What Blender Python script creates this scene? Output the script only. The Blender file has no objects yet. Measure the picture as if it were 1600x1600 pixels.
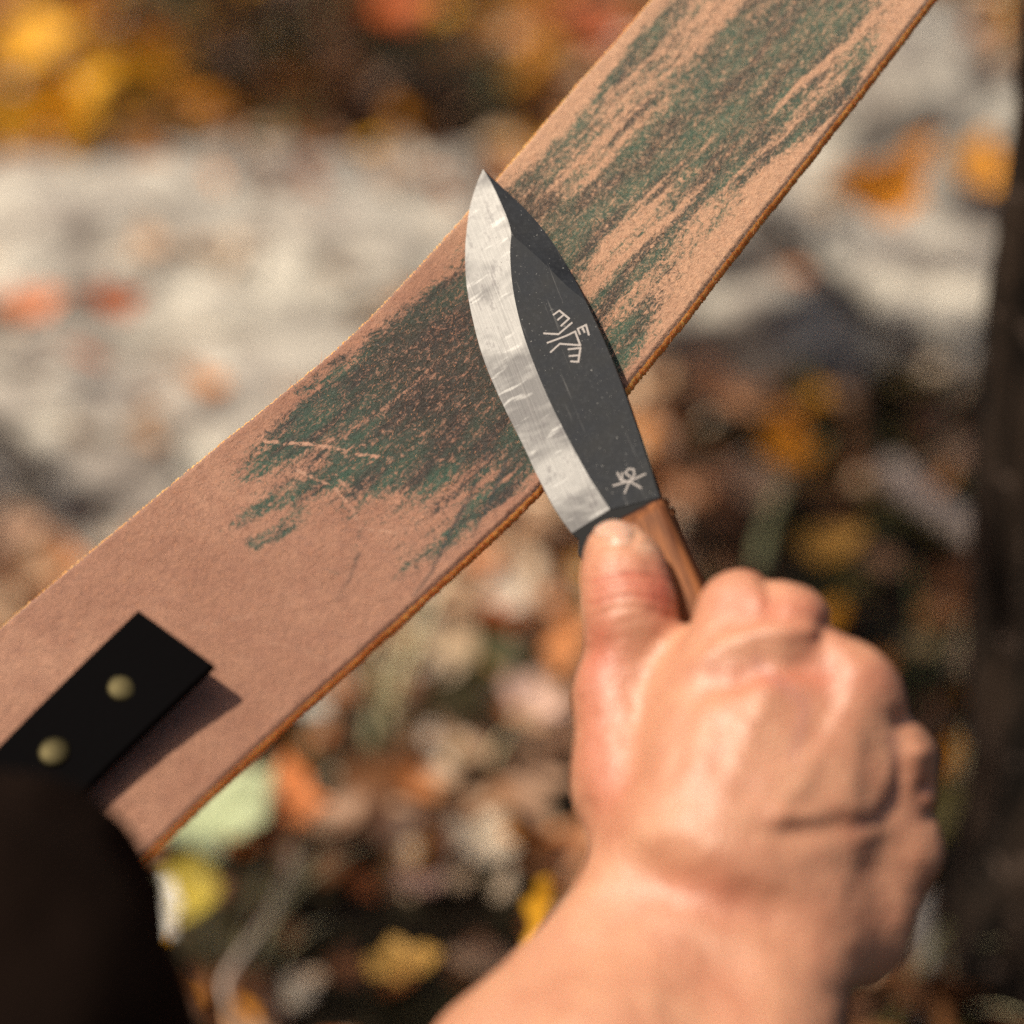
import bpy, math, random
import numpy as np
from mathutils import Vector, Matrix
R = math.radians
rng = np.random.default_rng(11)
random.seed(5)
scene = bpy.context.scene
COL = scene.collection

# ------------------------------------------------------------------ camera
PITCH, CAM_H, FOV = 30.0, 0.72, 26.0
cam_d = bpy.data.cameras.new('camera'); cam = bpy.data.objects.new('camera', cam_d); COL.objects.link(cam)
cam.location = (0, 0, CAM_H); cam.rotation_euler = (R(90 - PITCH), 0, 0)
cam_d.sensor_fit = 'HORIZONTAL'; cam_d.sensor_width = 24.0; cam_d.lens = 12.0 / math.tan(R(FOV / 2))
cam_d.clip_start = 0.01; cam_d.clip_end = 1000
cam_d.dof.use_dof = True; cam_d.dof.focus_distance = 0.600; cam_d.dof.aperture_fstop = 2.55
scene.camera = cam
# ------------------------------------------------------------------ world, sun, exposure
SUN = Vector((-0.48, -0.12, 0.87)).normalized()
w = bpy.data.worlds.new('World'); scene.world = w; w.use_nodes = True
wn = w.node_tree.nodes; wn.clear()
sky = wn.new('ShaderNodeTexSky'); sky.sky_type = 'NISHITA'; sky.sun_disc = False
sky.sun_elevation = math.asin(SUN.z); sky.sun_rotation = math.atan2(SUN.x, SUN.y)
sky.air_density = 1.0; sky.dust_density = 6.0; sky.ozone_density = 0.6
bg = wn.new('ShaderNodeBackground'); bg.inputs[1].default_value = 0.08
wo = wn.new('ShaderNodeOutputWorld')
w.node_tree.links.new(sky.outputs[0], bg.inputs[0]); w.node_tree.links.new(bg.outputs[0], wo.inputs[0])
sd = bpy.data.lights.new('sun', 'SUN'); so = bpy.data.objects.new('sun', sd); COL.objects.link(so)
sd.energy = 5.0; sd.angle = R(0.55); sd.color = (1.0, 0.90, 0.735)
so.rotation_euler = (-SUN).to_track_quat('-Z', 'Y').to_euler(); so.location = (-3, -3, 8)
vs = scene.view_settings
scene.display_settings.display_device = 'sRGB'
vs.view_transform = 'Standard'; vs.look = 'None'; vs.gamma = 1.0; vs.exposure = 0.0; vs.use_curve_mapping = False
scene.cycles.use_denoising = False
scene.cycles.max_bounces = 5; scene.cycles.diffuse_bounces = 3; scene.cycles.glossy_bounces = 2; scene.cycles.transmission_bounces = 2
scene.cycles.use_adaptive_sampling = True; scene.cycles.adaptive_threshold = 0.02

# ------------------------------------------------------------------ pixel (1600 frame) <-> world, for measuring the photograph
F = 800.0 / math.tan(R(FOV / 2))
cp, sp = math.cos(R(PITCH)), math.sin(R(PITCH))
RIGHT = np.array([1., 0, 0]); UP = np.array([0, sp, cp]); FWD = np.array([0, cp, -sp]); CAM = np.array([0, 0, CAM_H])
def ray(x, y):
    return FWD + RIGHT * ((x - 800.) / F) - UP * ((y - 800.) / F)
def at(x, y, d):
    return CAM + ray(x, y) * d
def on_ground(x, y, z=0.0):
    r = ray(x, y); return CAM + r * ((z - CAM_H) / r[2])
def to_px(p):
    v = np.asarray(p) - CAM
    d = v @ FWD
    return 800 + F * (v @ RIGHT) / d, 800 - F * (v @ UP) / d, d
def cam2w(v):            # (right, up, towards the camera)
    return RIGHT * v[0] + UP * v[1] - FWD * v[2]
def nrm(v): v = np.asarray(v, float); return v / np.linalg.norm(v)

# ------------------------------------------------------------------ helpers
def link(name, me, mat=None, parent=None, smooth=True, kind=None, label=None, cat=None, group=None):
    o = bpy.data.objects.new(name, me); COL.objects.link(o)
    if mat is not None:
        for m in (mat if isinstance(mat, (list, tuple)) else [mat]): me.materials.append(m)
    if parent is not None: o.parent = parent
    if smooth is True: me.shade_smooth()
    tag(o, label, cat, group, kind)
    return o
def tag(o, label=None, cat=None, group=None, kind=None):
    if label: o['label'] = label
    if cat: o['category'] = cat
    if group: o['group'] = group
    if kind: o['kind'] = kind
def mesh(verts, faces, name='mesh'):
    me = bpy.data.meshes.new(name)
    me.from_pydata([tuple(map(float, v)) for v in verts], [], [tuple(int(i) for i in f) for f in faces]); me.update()
    return me
def mesh_np(V, Q, name='mesh'):
    """fast mesh from an (n,3) array and an (m,k) face array"""
    V = np.ascontiguousarray(V, np.float32); Q = np.ascontiguousarray(Q, np.int32)
    me = bpy.data.meshes.new(name); k = Q.shape[1]
    me.vertices.add(len(V)); me.vertices.foreach_set('co', V.ravel())
    me.loops.add(Q.size); me.loops.foreach_set('vertex_index', Q.ravel())
    me.polygons.add(len(Q)); me.polygons.foreach_set('loop_start', np.arange(0, Q.size, k, dtype=np.int32))
    me.update(calc_edges=True); me.validate()
    return me
def fattr(me, name, vals):
    a = me.attributes.new(name, 'FLOAT', 'POINT'); a.data.foreach_set('value', np.ascontiguousarray(vals, np.float32))
def cattr(me, name, cols):
    c = np.ones((len(cols), 4), np.float32); c[:, :3] = cols
    a = me.attributes.new(name, 'FLOAT_COLOR', 'POINT'); a.data.foreach_set('color', c.ravel())
def vattr(me, name, v):
    a = me.attributes.new(name, 'FLOAT_VECTOR', 'POINT'); a.data.foreach_set('vector', np.ascontiguousarray(v, np.float32).ravel())
def frame_empty(name, o, x, y, z, **k):
    e = bpy.data.objects.new(name, None); COL.objects.link(e); e.empty_display_size = 0.02
    e.matrix_world = Matrix(((x[0], y[0], z[0], o[0]), (x[1], y[1], z[1], o[1]), (x[2], y[2], z[2], o[2]), (0, 0, 0, 1)))
    tag(e, **k); return e
def srgb(r, g, b):
    f = lambda c: (c / 255 / 12.92) if c / 255 < 0.04045 else ((c / 255 + 0.055) / 1.055) ** 2.4
    return (f(r), f(g), f(b))

# value noise in numpy
_perm = np.random.default_rng(3).random((64, 64, 64)).astype(np.float32)
def vnoise(P):
    P = np.asarray(P, np.float32); i = np.floor(P).astype(int); f = P - i; f = f * f * (3 - 2 * f)
    i0 = i % 64; i1 = (i + 1) % 64
    g = lambda a, b, c: _perm[a, b, c]
    x0, y0, z0 = i0.T; x1, y1, z1 = i1.T; fx, fy, fz = f.T
    l = lambda a, b, t: a + (b - a) * t
    return l(l(l(g(x0, y0, z0), g(x1, y0, z0), fx), l(g(x0, y1, z0), g(x1, y1, z0), fx), fy),
             l(l(g(x0, y0, z1), g(x1, y0, z1), fx), l(g(x0, y1, z1), g(x1, y1, z1), fx), fy), fz)
def fbm(P, o=4):
    s = 0; a = 0.5; t = 0
    for k in range(o):
        s = s + a * vnoise(np.asarray(P) * 2 ** k + 7.3 * k); t += a; a *= 0.5
    return s / t
def smooth01(a, b, x):
    t = np.clip((x - a) / (b - a), 0, 1); return t * t * (3 - 2 * t)
def seg_dist(x, y, pts):
    """distance to a polyline and its parameter 0..1"""
    best = np.full(np.shape(x), 1e9); par = np.zeros(np.shape(x)); n = len(pts) - 1
    for k in range(n):
        (x0, y0), (x1, y1) = pts[k], pts[k + 1]
        dx, dy = x1 - x0, y1 - y0; L = dx * dx + dy * dy + 1e-9
        t = np.clip(((x - x0) * dx + (y - y0) * dy) / L, 0, 1)
        d = np.hypot(x - x0 - t * dx, y - y0 - t * dy); m = d < best
        best = np.where(m, d, best); par = np.where(m, (k + t) / n, par)
    return best, par
def resample(pts, n):
    p = np.array(pts, float); s = np.r_[0, np.cumsum(np.linalg.norm(np.diff(p, axis=0), axis=1))]
    t = np.linspace(0, s[-1], n); return np.stack([np.interp(t, s, p[:, k]) for k in range(p.shape[1])], 1)
def crom(pts, n):
    """Catmull-Rom through points, n samples"""
    p = np.array(pts, float); p = np.vstack([2 * p[0] - p[1], p, 2 * p[-1] - p[-2]]); m = len(p) - 3
    out = []
    for t in np.linspace(0, m - 1e-9, n):
        k = int(t); u = t - k; a, b, c, d = p[k:k + 4]
        out.append(0.5 * (2 * b + (c - a) * u + (2 * a - 5 * b + 4 * c - d) * u * u + (3 * b - a - 3 * c + d) * u ** 3))
    return np.array(out)

# ------------------------------------------------------------------ materials
class MatB:
    def __init__(s, name):
        s.m = bpy.data.materials.new(name); s.m.use_nodes = True; s.t = s.m.node_tree
        s.b = s.t.nodes['Principled BSDF']; s.out = s.t.nodes['Material Output']
    def n(s, typ, **k):
        x = s.t.nodes.new('ShaderNode' + typ)
        for a, v in k.items():
            if a.startswith('i_'): x.inputs[int(a[2:])].default_value = v
            else: setattr(x, a, v)
        return x
    def l(s, a, b): s.t.links.new(a, b)
    def attr(s, name): return s.n('Attribute', attribute_name=name)
    def noise(s, vec, scale, detail=3, rough=0.55, dist=0.0):
        x = s.n('TexNoise'); x.inputs['Scale'].default_value = scale; x.inputs['Detail'].default_value = detail
        x.inputs['Roughness'].default_value = rough; x.inputs['Distortion'].default_value = dist
        if vec is not None: s.l(vec, x.inputs['Vector'])
        return x.outputs[0]
    def mapv(s, vec, scale=(1, 1, 1), rot=(0, 0, 0)):
        x = s.n('Mapping'); x.inputs['Scale'].default_value = scale; x.inputs['Rotation'].default_value = rot; s.l(vec, x.inputs[0]); return x.outputs[0]
    def math(s, op, a, b=None, clamp=False):
        x = s.n('Math', operation=op, use_clamp=clamp)
        for i, v in enumerate((a, b)):
            if v is None: continue
            if isinstance(v, (int, float)): x.inputs[i].default_value = v
            else: s.l(v, x.inputs[i])
        return x.outputs[0]
    def ramp(s, fac, stops):
        x = s.n('ValToRGB'); e = x.color_ramp.elements
        while len(e) < len(stops): e.new(0.5)
        for k, (p, c) in enumerate(stops):
            e[k].position = p; e[k].color = (c, c, c, 1) if isinstance(c, (int, float)) else (*c, 1)
        s.l(fac, x.inputs[0]); return x.outputs[0]
    def mix(s, fac, a, b, mode='MIX'):
        x = s.n('Mix', data_type='RGBA', blend_type=mode)
        for i, v in ((0, fac), (6, a), (7, b)):
            if isinstance(v, (int, float)): x.inputs[i].default_value = v
            elif isinstance(v, tuple): x.inputs[i].default_value = (*v, 1)
            else: s.l(v, x.inputs[i])
        return x.outputs[2]
    def bump(s, h, strength, dist, prev=None):
        x = s.n('Bump'); x.inputs['Strength'].default_value = strength; x.inputs['Distance'].default_value = dist
        s.l(h, x.inputs['Height'])
        if prev is not None: s.l(prev, x.inputs['Normal'])
        return x.outputs[0]
    def set(s, **k):
        names = dict(color='Base Color', rough='Roughness', metal='Metallic', normal='Normal', spec='Specular IOR Level',
                     sss='Subsurface Weight', sssr='Subsurface Radius', ssss='Subsurface Scale', sheen='Sheen Weight', sheenr='Sheen Roughness',
                     aniso='Anisotropic', coat='Coat Weight', coatr='Coat Roughness', trans='Transmission Weight')
        for a, v in k.items():
            i = s.b.inputs[names[a]]
            if hasattr(v, 'is_linked'): s.l(v, i)
            elif isinstance(v, tuple) and i.type == 'RGBA': i.default_value = (*v, 1)
            else: i.default_value = v
        return s.m

def mat_leather():
    b = MatB('suede_leather'); uv = b.attr('strop_uv').outputs['Vector']
    big = b.noise(uv, 22, 3); fib = b.noise(b.mapv(uv, (1, 1.3, 1), (0, 0, .5)), 520, 4, 0.75, 1.5); mid = b.noise(uv, 150, 3, .6)
    base = b.mix(b.ramp(big, [(.3, 0.0), (.7, 1.0)]), srgb(146, 104, 84), srgb(166, 124, 102))
    nap_sheen = b.ramp(b.attr('nap_sheen').outputs['Fac'], [(0.0, .3), (1.0, 1.0)])
    base = b.mix(b.math('MULTIPLY', b.ramp(fib, [(.33, 0.75), (.56, 0.0)]), nap_sheen), base, srgb(120, 82, 64))
    base = b.mix(b.ramp(mid, [(.35, .4), (.6, 0.0)]), base, srgb(136, 94, 78))
    base = b.mix(b.math('MULTIPLY', b.attr('scratch').outputs['Fac'], .42), base, srgb(206, 170, 146))
    base = b.mix(b.math('MULTIPLY', b.attr('nap_sheen').outputs['Fac'], .55), base, srgb(200, 158, 126))  # sheen of the far part painted into the base colour
    sm = b.attr('smear').outputs['Fac']
    fs = b.noise(b.mapv(uv, (.24, 1.5, 1), (0, 0, .10)), 560, 4, .7, .8)
    gr = b.math('ADD', b.math('MULTIPLY', fib, .66), b.math('MULTIPLY', fs, .34))
    thr = b.math('SUBTRACT', b.math('ADD', b.math('MULTIPLY', sm, .33), .305), gr)     # >0 where compound clings
    cov = b.math('MULTIPLY', b.math('MULTIPLY', thr, 8.5, True), b.ramp(sm, [(.02, 0.0), (.12, 1.0)]))
    hue = b.noise(b.mapv(uv, (1, 4, 1)), 42, 2)
    green = b.mix(b.ramp(hue, [(.36, 0.0), (.62, 1.0)]), srgb(22, 36, 35), srgb(28, 74, 60))
    green = b.mix(b.attr('dark').outputs['Fac'], green, srgb(16, 22, 20))
    col = b.mix(b.math('MULTIPLY', cov, .92), base, green)
    tips = b.ramp(b.noise(b.mapv(uv, (1, 1.6, 1), (0, 0, -.4)), 640, 3, .7, 2.0), [(.52, 0.0), (.66, 1.0)])
    col = b.mix(b.math('MULTIPLY', b.math('MULTIPLY', tips, b.attr('nap_sheen').outputs['Fac']), .48), col, srgb(206, 166, 132))
    col = b.mix(b.attr('ink').outputs['Fac'], col, srgb(40, 50, 50))
    nb = b.bump(fib, .8, .0009)
    b.set(color=col, rough=b.math('SUBTRACT', .86, b.math('MULTIPLY', cov, .34)), normal=nb, sheen=.6, sheenr=.35, spec=.3)
    return b.m
def mat_edge():
    b = MatB('raw_leather_edge'); uv = b.n('TexCoord').outputs['Object']
    n = b.noise(uv, 900, 4, .7); n2 = b.noise(uv, 120, 3)
    c = b.mix(b.ramp(n, [(.3, 0.), (.7, 1.)]), srgb(230, 138, 50), srgb(255, 190, 104))
    c = b.mix(b.ramp(n2, [(.4, .5), (.6, 0.)]), c, srgb(206, 118, 48))
    return b.set(color=c, rough=.85, normal=b.bump(n, .6, .0006), sss=.5, sssr=(1.0, .7, .35), ssss=.006)
def mat_fibre():
    b = MatB('leather_fibre'); return b.set(color=srgb(214, 150, 108), rough=.8)
def mat_strap():
    b = MatB('black_strap_leather'); uv = b.n('TexCoord').outputs['Object']
    n = b.noise(uv, 500, 4)
    return b.set(color=srgb(6, 5, 6), rough=.6, normal=b.bump(n, .25, .0004), spec=.01)
def mat_brass():
    b = MatB('aged_brass'); uv = b.n('TexCoord').outputs['Object']
    n = b.noise(uv, 600, 4)
    return b.set(color=b.mix(n, srgb(44, 39, 22), srgb(60, 53, 31)), metal=.85, rough=.5, normal=b.bump(n, .2, .0002))
def mat_flat():
    b = MatB('black_forge_finish'); o = b.n('TexCoord').outputs['Object']
    n = b.noise(o, 900, 4, .7); n2 = b.noise(o, 90, 5, .65); st = b.noise(b.mapv(o, (30, 900, 30), (0, 0, .45)), 1.0, 3, .6)
    sp_ = b.noise(o, 1600, 2, .5)
    c = b.mix(b.ramp(n2, [(.3, 0.), (.72, 1.)]), srgb(17, 19, 24), srgb(36, 39, 45))
    c = b.mix(b.ramp(n, [(.5, 0.), (.75, .5)]), c, srgb(54, 56, 60))
    c = b.mix(b.ramp(st, [(.66, 0.), (.74, .35)]), c, srgb(128, 126, 124))
    c = b.mix(b.ramp(sp_, [(.70, 0.), (.76, .7)]), c, srgb(160, 158, 154))
    return b.set(color=c, metal=0.0, rough=b.math('ADD', b.math('MULTIPLY', n2, .25), .42), normal=b.bump(n, .35, .00014), spec=.10)
def mat_bevel():
    b = MatB('ground_steel'); o = b.n('TexCoord').outputs['Object']
    st = b.noise(b.mapv(o, (18, 1300, 18), (0, 0, .05)), 1.0, 3, .6); cr = b.noise(b.mapv(o, (420, 110, 110), (0, 0, -.3)), 1.0, 2, .6, .3)
    n2 = b.noise(b.mapv(o, (1, .5, 1)), 48, 4, .65, .3); n3 = b.noise(b.mapv(o, (.7, 1, 1)), 330, 4, .7); pit = b.noise(o, 900, 1)
    c = b.mix(b.ramp(n2, [(.42, 0.), (.56, 1.)]), srgb(84, 82, 82), srgb(132, 130, 128))
    c = b.mix(b.ramp(cr, [(.60, 0.), (.70, .4)]), c, srgb(176, 174, 171))
    c = b.mix(b.ramp(n3, [(.33, .55), (.45, 0.)]), c, srgb(70, 66, 68))
    c = b.mix(b.ramp(st, [(.30, .5), (.42, 0.)]), c, srgb(92, 89, 88))
    c = b.mix(b.ramp(pit, [(.20, .8), (.25, 0.)]), c, srgb(58, 54, 52))
    rg = b.math('ADD', b.math('MULTIPLY', n2, .18), b.math('ADD', b.math('MULTIPLY', n3, .2), .30))
    nb = b.bump(st, .25, .00012); nb = b.bump(n2, .10, .0012, nb)
    return b.set(color=c, metal=.42, rough=rg, normal=nb)
def mat_mark():
    b = MatB('etched_steel_mark'); return b.set(color=srgb(140, 132, 128), metal=.1, rough=.6)
def mat_tang():
    b = MatB('black_tang'); return b.set(color=srgb(12, 12, 16), metal=.0, spec=.05, rough=.45)
def mat_wood():
    b = MatB('walnut_scale'); o = b.n('TexCoord').outputs['Object']
    g = b.noise(b.mapv(o, (14, 320, 320)), 1.0, 5, .65, .8); g2 = b.noise(b.mapv(o, (40, 1500, 1500)), 1.0, 3, .6)
    c = b.mix(b.ramp(g, [(.3, 0.), (.68, 1.)]), srgb(78, 42, 24), srgb(150, 94, 56))
    c = b.mix(b.ramp(g2, [(.38, .55), (.52, 0.)]), c, srgb(70, 42, 28))
    return b.set(color=c, rough=.6, normal=b.bump(g2, .3, .0003), spec=.15)
def mat_skin():
    b = MatB('skin'); o = b.n('TexCoord').outputs['Object']
    n = b.noise(o, 55, 4, .6); n2 = b.noise(o, 260, 4, .6); p = b.noise(o, 1300, 2); vo = b.n('TexVoronoi', feature='DISTANCE_TO_EDGE'); vo.inputs['Scale'].default_value = 480; b.l(o, vo.inputs['Vector'])
    c = b.mix(b.ramp(n, [(.3, 0.), (.7, 1.)]), srgb(180, 122, 93), srgb(197, 145, 113))
    c = b.mix(b.math('MULTIPLY', b.attr('red').outputs['Fac'], b.math('ADD', b.math('MULTIPLY', n2, .7), .55), True), c, srgb(178, 88, 68))
    c = b.mix(b.attr('pale').outputs['Fac'], c, srgb(230, 196, 166))
    c = b.mix(b.attr('vein_fold_shade').outputs['Fac'], c, srgb(160, 108, 104))
    c = b.mix(b.ramp(n2, [(.35, .25), (.55, 0.)]), c, srgb(164, 102, 80))
    nb = b.bump(vo.outputs[0], .45, .0007); nb = b.bump(n2, .22, .0012, nb)
    return b.set(color=c, rough=b.math('ADD', b.math('MULTIPLY', n2, .12), .42), normal=nb, sss=.10, sssr=(1.0, .34, .18), ssss=.005, spec=.65)
def mat_nail():
    b = MatB('thumbnail'); return b.set(color=srgb(200, 156, 132), rough=.4, sss=.2, ssss=.003)
def mat_cloth():
    b = MatB('dark_cloth'); o = b.n('TexCoord').outputs['Object']; n = b.noise(o, 700, 3)
    return b.set(color=srgb(24, 16, 12), rough=.95, normal=b.bump(n, .5, .0008), spec=.02)
def mat_leaf(name='dry_leaf', trans=.22):
    b = MatB(name); c0 = b.attr('col').outputs['Color']; g = b.n('NewGeometry'); o = b.n('TexCoord').outputs['Object']
    n = b.noise(o, 140, 4, .65)
    c = b.mix(b.ramp(n, [(.35, .3), (.6, 0.)]), c0, b.mix(.75, c0, (.05, .025, .012)))
    b.set(color=c, rough=.55, spec=.4, normal=b.bump(n, .3, .0015))
    tr = b.n('BsdfTranslucent'); b.l(c, tr.inputs[0]); mx = b.n('MixShader'); mx.inputs[0].default_value = trans
    b.l(b.b.outputs[0], mx.inputs[1]); b.l(tr.outputs[0], mx.inputs[2]); b.l(mx.outputs[0], b.out.inputs[0])
    return b.m
def mat_ground():
    b = MatB('forest_soil'); o = b.n('TexCoord').outputs['Object']
    n = b.noise(o, 6, 5, .6); n2 = b.noise(o, 45, 5, .65); n3 = b.noise(o, 220, 4, .6)
    c = b.mix(b.ramp(n2, [(.3, 0.), (.7, 1.)]), (.008, .006, .004), (.035, .024, .014))
    c = b.mix(b.ramp(n, [(.45, 0.), (.65, .6)]), c, (.045, .042, .014))
    c = b.mix(b.ramp(n3, [(.58, 0.), (.72, .5)]), c, (.14, .085, .045))
    return b.set(color=c, rough=.95, normal=b.bump(n3, .8, .006), spec=.2)
def mat_stone():
    b = MatB('pale_limestone'); o = b.n('TexCoord').outputs['Object']
    n = b.noise(o, 11, 5, .6); n2 = b.noise(o, 32, 5, .65); n3 = b.noise(o, 150, 4, .6)
    c = b.mix(b.ramp(n, [(.35, 0.), (.65, 1.)]), srgb(140, 131, 123), srgb(208, 201, 186))
    c = b.mix(b.ramp(n2, [(.36, .8), (.54, 0.)]), c, srgb(104, 93, 86))
    c = b.mix(b.ramp(n3, [(.3, .3), (.45, 0.)]), c, srgb(150, 130, 108))
    nb = b.bump(n2, .5, .01); nb = b.bump(n3, .4, .003, nb)
    return b.set(color=c, rough=.9, normal=nb)
def mat_bark():
    b = MatB('dark_bark'); o = b.n('TexCoord').outputs['Object']
    n = b.noise(b.mapv(o, (60, 60, 9)), 1.0, 5, .65, .5); n2 = b.noise(o, 90, 4, .6)
    c = b.mix(b.ramp(n, [(.4, 0.), (.7, 1.)]), (.004, .003, .002), (.06, .038, .026))
    c = b.mix(b.ramp(n2, [(.60, 0.), (.70, .7)]), c, (.20, .14, .11))
    return b.set(color=c, rough=.95, normal=b.bump(n, .8, .006), spec=.15)
def mat_twig(name, c1, c2):
    b = MatB(name); o = b.n('TexCoord').outputs['Object']; n = b.noise(o, 120, 4)
    return b.set(color=b.mix(n, c1, c2), rough=.85, normal=b.bump(n, .4, .002))
def mat_grass():
    b = MatB('grass_blade'); c0 = b.attr('col').outputs['Color']
    return b.set(color=c0, rough=.6)
LEAF = mat_leaf(); BARK = mat_bark()

# ================================================================== SETTING
def ground():
    t = np.linspace(-1, 1, 161); g = np.sinh(t * 6.5) / np.sinh(6.5) * 250
    X, Y = np.meshgrid(g, g + 1.5)
    near = np.exp(-(X ** 2 + (Y - 1.5) ** 2) / 9.0)
    Z = (fbm(np.stack([X.ravel() * 3, Y.ravel() * 3, 0 * X.ravel()], 1), 4).reshape(X.shape) - .5) * .05 * near
    Z += (fbm(np.stack([X.ravel() * .06, Y.ravel() * .06, 0 * X.ravel() + 5], 1), 3).reshape(X.shape) - .5) * 5 * (1 - near) * smooth01(6, 60, np.hypot(X, Y))
    n = len(g); idx = np.arange(n * n).reshape(n, n)
    Q = np.stack([idx[:-1, :-1], idx[:-1, 1:], idx[1:, 1:], idx[1:, :-1]], -1).reshape(-1, 4)
    link('ground', mesh_np(np.stack([X, Y, Z], -1).reshape(-1, 3), Q), mat_ground(), kind='structure')
ground()

# ---- stones
STONE = mat_stone(); STONES = []
def stone(name, c, size, seed, rot=0, label='', rough=.30, flat=1.0, group=None):
    n = 56
    u = np.linspace(0, 2 * np.pi, n * 2, endpoint=False); v = np.linspace(0.0, np.pi, n)
    U, Vv = np.meshgrid(u, v); D = np.stack([np.cos(U) * np.sin(Vv), np.sin(U) * np.sin(Vv), np.cos(Vv)], -1).reshape(-1, 3)
    sq = np.sign(D) * np.abs(D) ** .72
    sq /= np.linalg.norm(sq, axis=1)[:, None] ** .55
    r = 1 + (fbm(D * 1.5 + seed * 3.1, 4) - .5) * rough * 3.0 + (fbm(D * 5 + seed, 3) - .5) * rough * .8
    led = fbm(D * np.array([1.2, 1.2, 6.0]) + seed * 2, 3); r += (np.round(led * 5) / 5 - .5) * rough * .5
    P = sq * r[:, None] * np.array(size) * .5
    idx = np.arange(n * 2 * n).reshape(n, n * 2); nx = np.roll(idx, -1, axis=1)
    Q = np.stack([idx[:-1], idx[1:], nx[1:], nx[:-1]], -1).reshape(-1, 4)
    o = link(name, mesh_np(P, Q), STONE, label=label, cat='stone', group=group)
    STONES.append((c, size)); o.location = c; o.rotation_euler = (0, 0, rot); return o
def gpt(x, y, z): p = on_ground(x, y, z); return (p[0], p[1], z)
stone('stone', gpt(200, 470, .04), (.46, .34, .18), 1, .15, 'broad pale grey stone lying behind the strop at the left of the photo')
stone('stone', gpt(540, 490, .035), (.34, .26, .16), 2, -.2, 'pale sunlit stone just left of the knife tip')
stone('stone', gpt(640, 375, .025), (.17, .13, .12), 5, .3, 'small rounded pale stone behind the knife tip')
stone('stone', gpt(400, 690, .02), (.34, .22, .11), 7, .5, 'low pale stone below the others, half hidden by the strop')
stone('stone', gpt(1360, 250, .06), (.27, .22, .21), 3, .1, 'tall pale stone at upper right with an orange leaf in front')
stone('stone', gpt(1130, 470, .04), (.24, .20, .16), 4, .4, 'pale stone showing under the right edge of the strop')
stone('stone', gpt(1400, 480, .03), (.26, .15, .11), 6, -.5, 'flat greyish stone beside the dark tree trunk')
stone('stone', gpt(60, 690, .02), (.22, .16, .10), 8, .2, 'small pale stone at the left border of the photo')
stone('stone', gpt(1475, 1480, .012), (.045, .06, .05), 9, .2, 'little pale grey stone right of the wrist')

# ---- leaf generator
def leaf_grid(nl, nw, length, width, curl=0.3, fold=0.3, wave=0.0, lobes=0, tip=1.0):
    """one leaf: blade in local XY, tip towards +x; returns verts and quads"""
    s = np.linspace(0, 1, nl); v = np.linspace(-1, 1, nw)
    S, Vv = np.meshgrid(s, v, indexing='ij')
    prof = np.sin(np.pi * np.clip(S, 0, 1) ** .78) ** .8 * (1 - .25 * S) + .015
    if lobes: prof = prof * (1 + .28 * np.cos(S * np.pi * 2 * lobes))
    X = (S - .5) * length; Y = Vv * prof * width * .5
    Z = fold * np.abs(Y) + curl * length * ((S - .5) ** 2 * 2 - .2) + wave * width * np.sin(S * 9 + Vv * 2)
    idx = np.arange(nl * nw).reshape(nl, nw)
    Q = np.stack([idx[:-1, :-1], idx[1:, :-1], idx[1:, 1:], idx[:-1, 1:]], -1).reshape(-1, 4)
    return np.stack([X, Y, Z], -1).reshape(-1, 3), Q
def rotm(rx, ry, rz): return np.array(Matrix.Rotation(rz, 3, 'Z') @ Matrix.Rotation(ry, 3, 'Y') @ Matrix.Rotation(rx, 3, 'X'))

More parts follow.
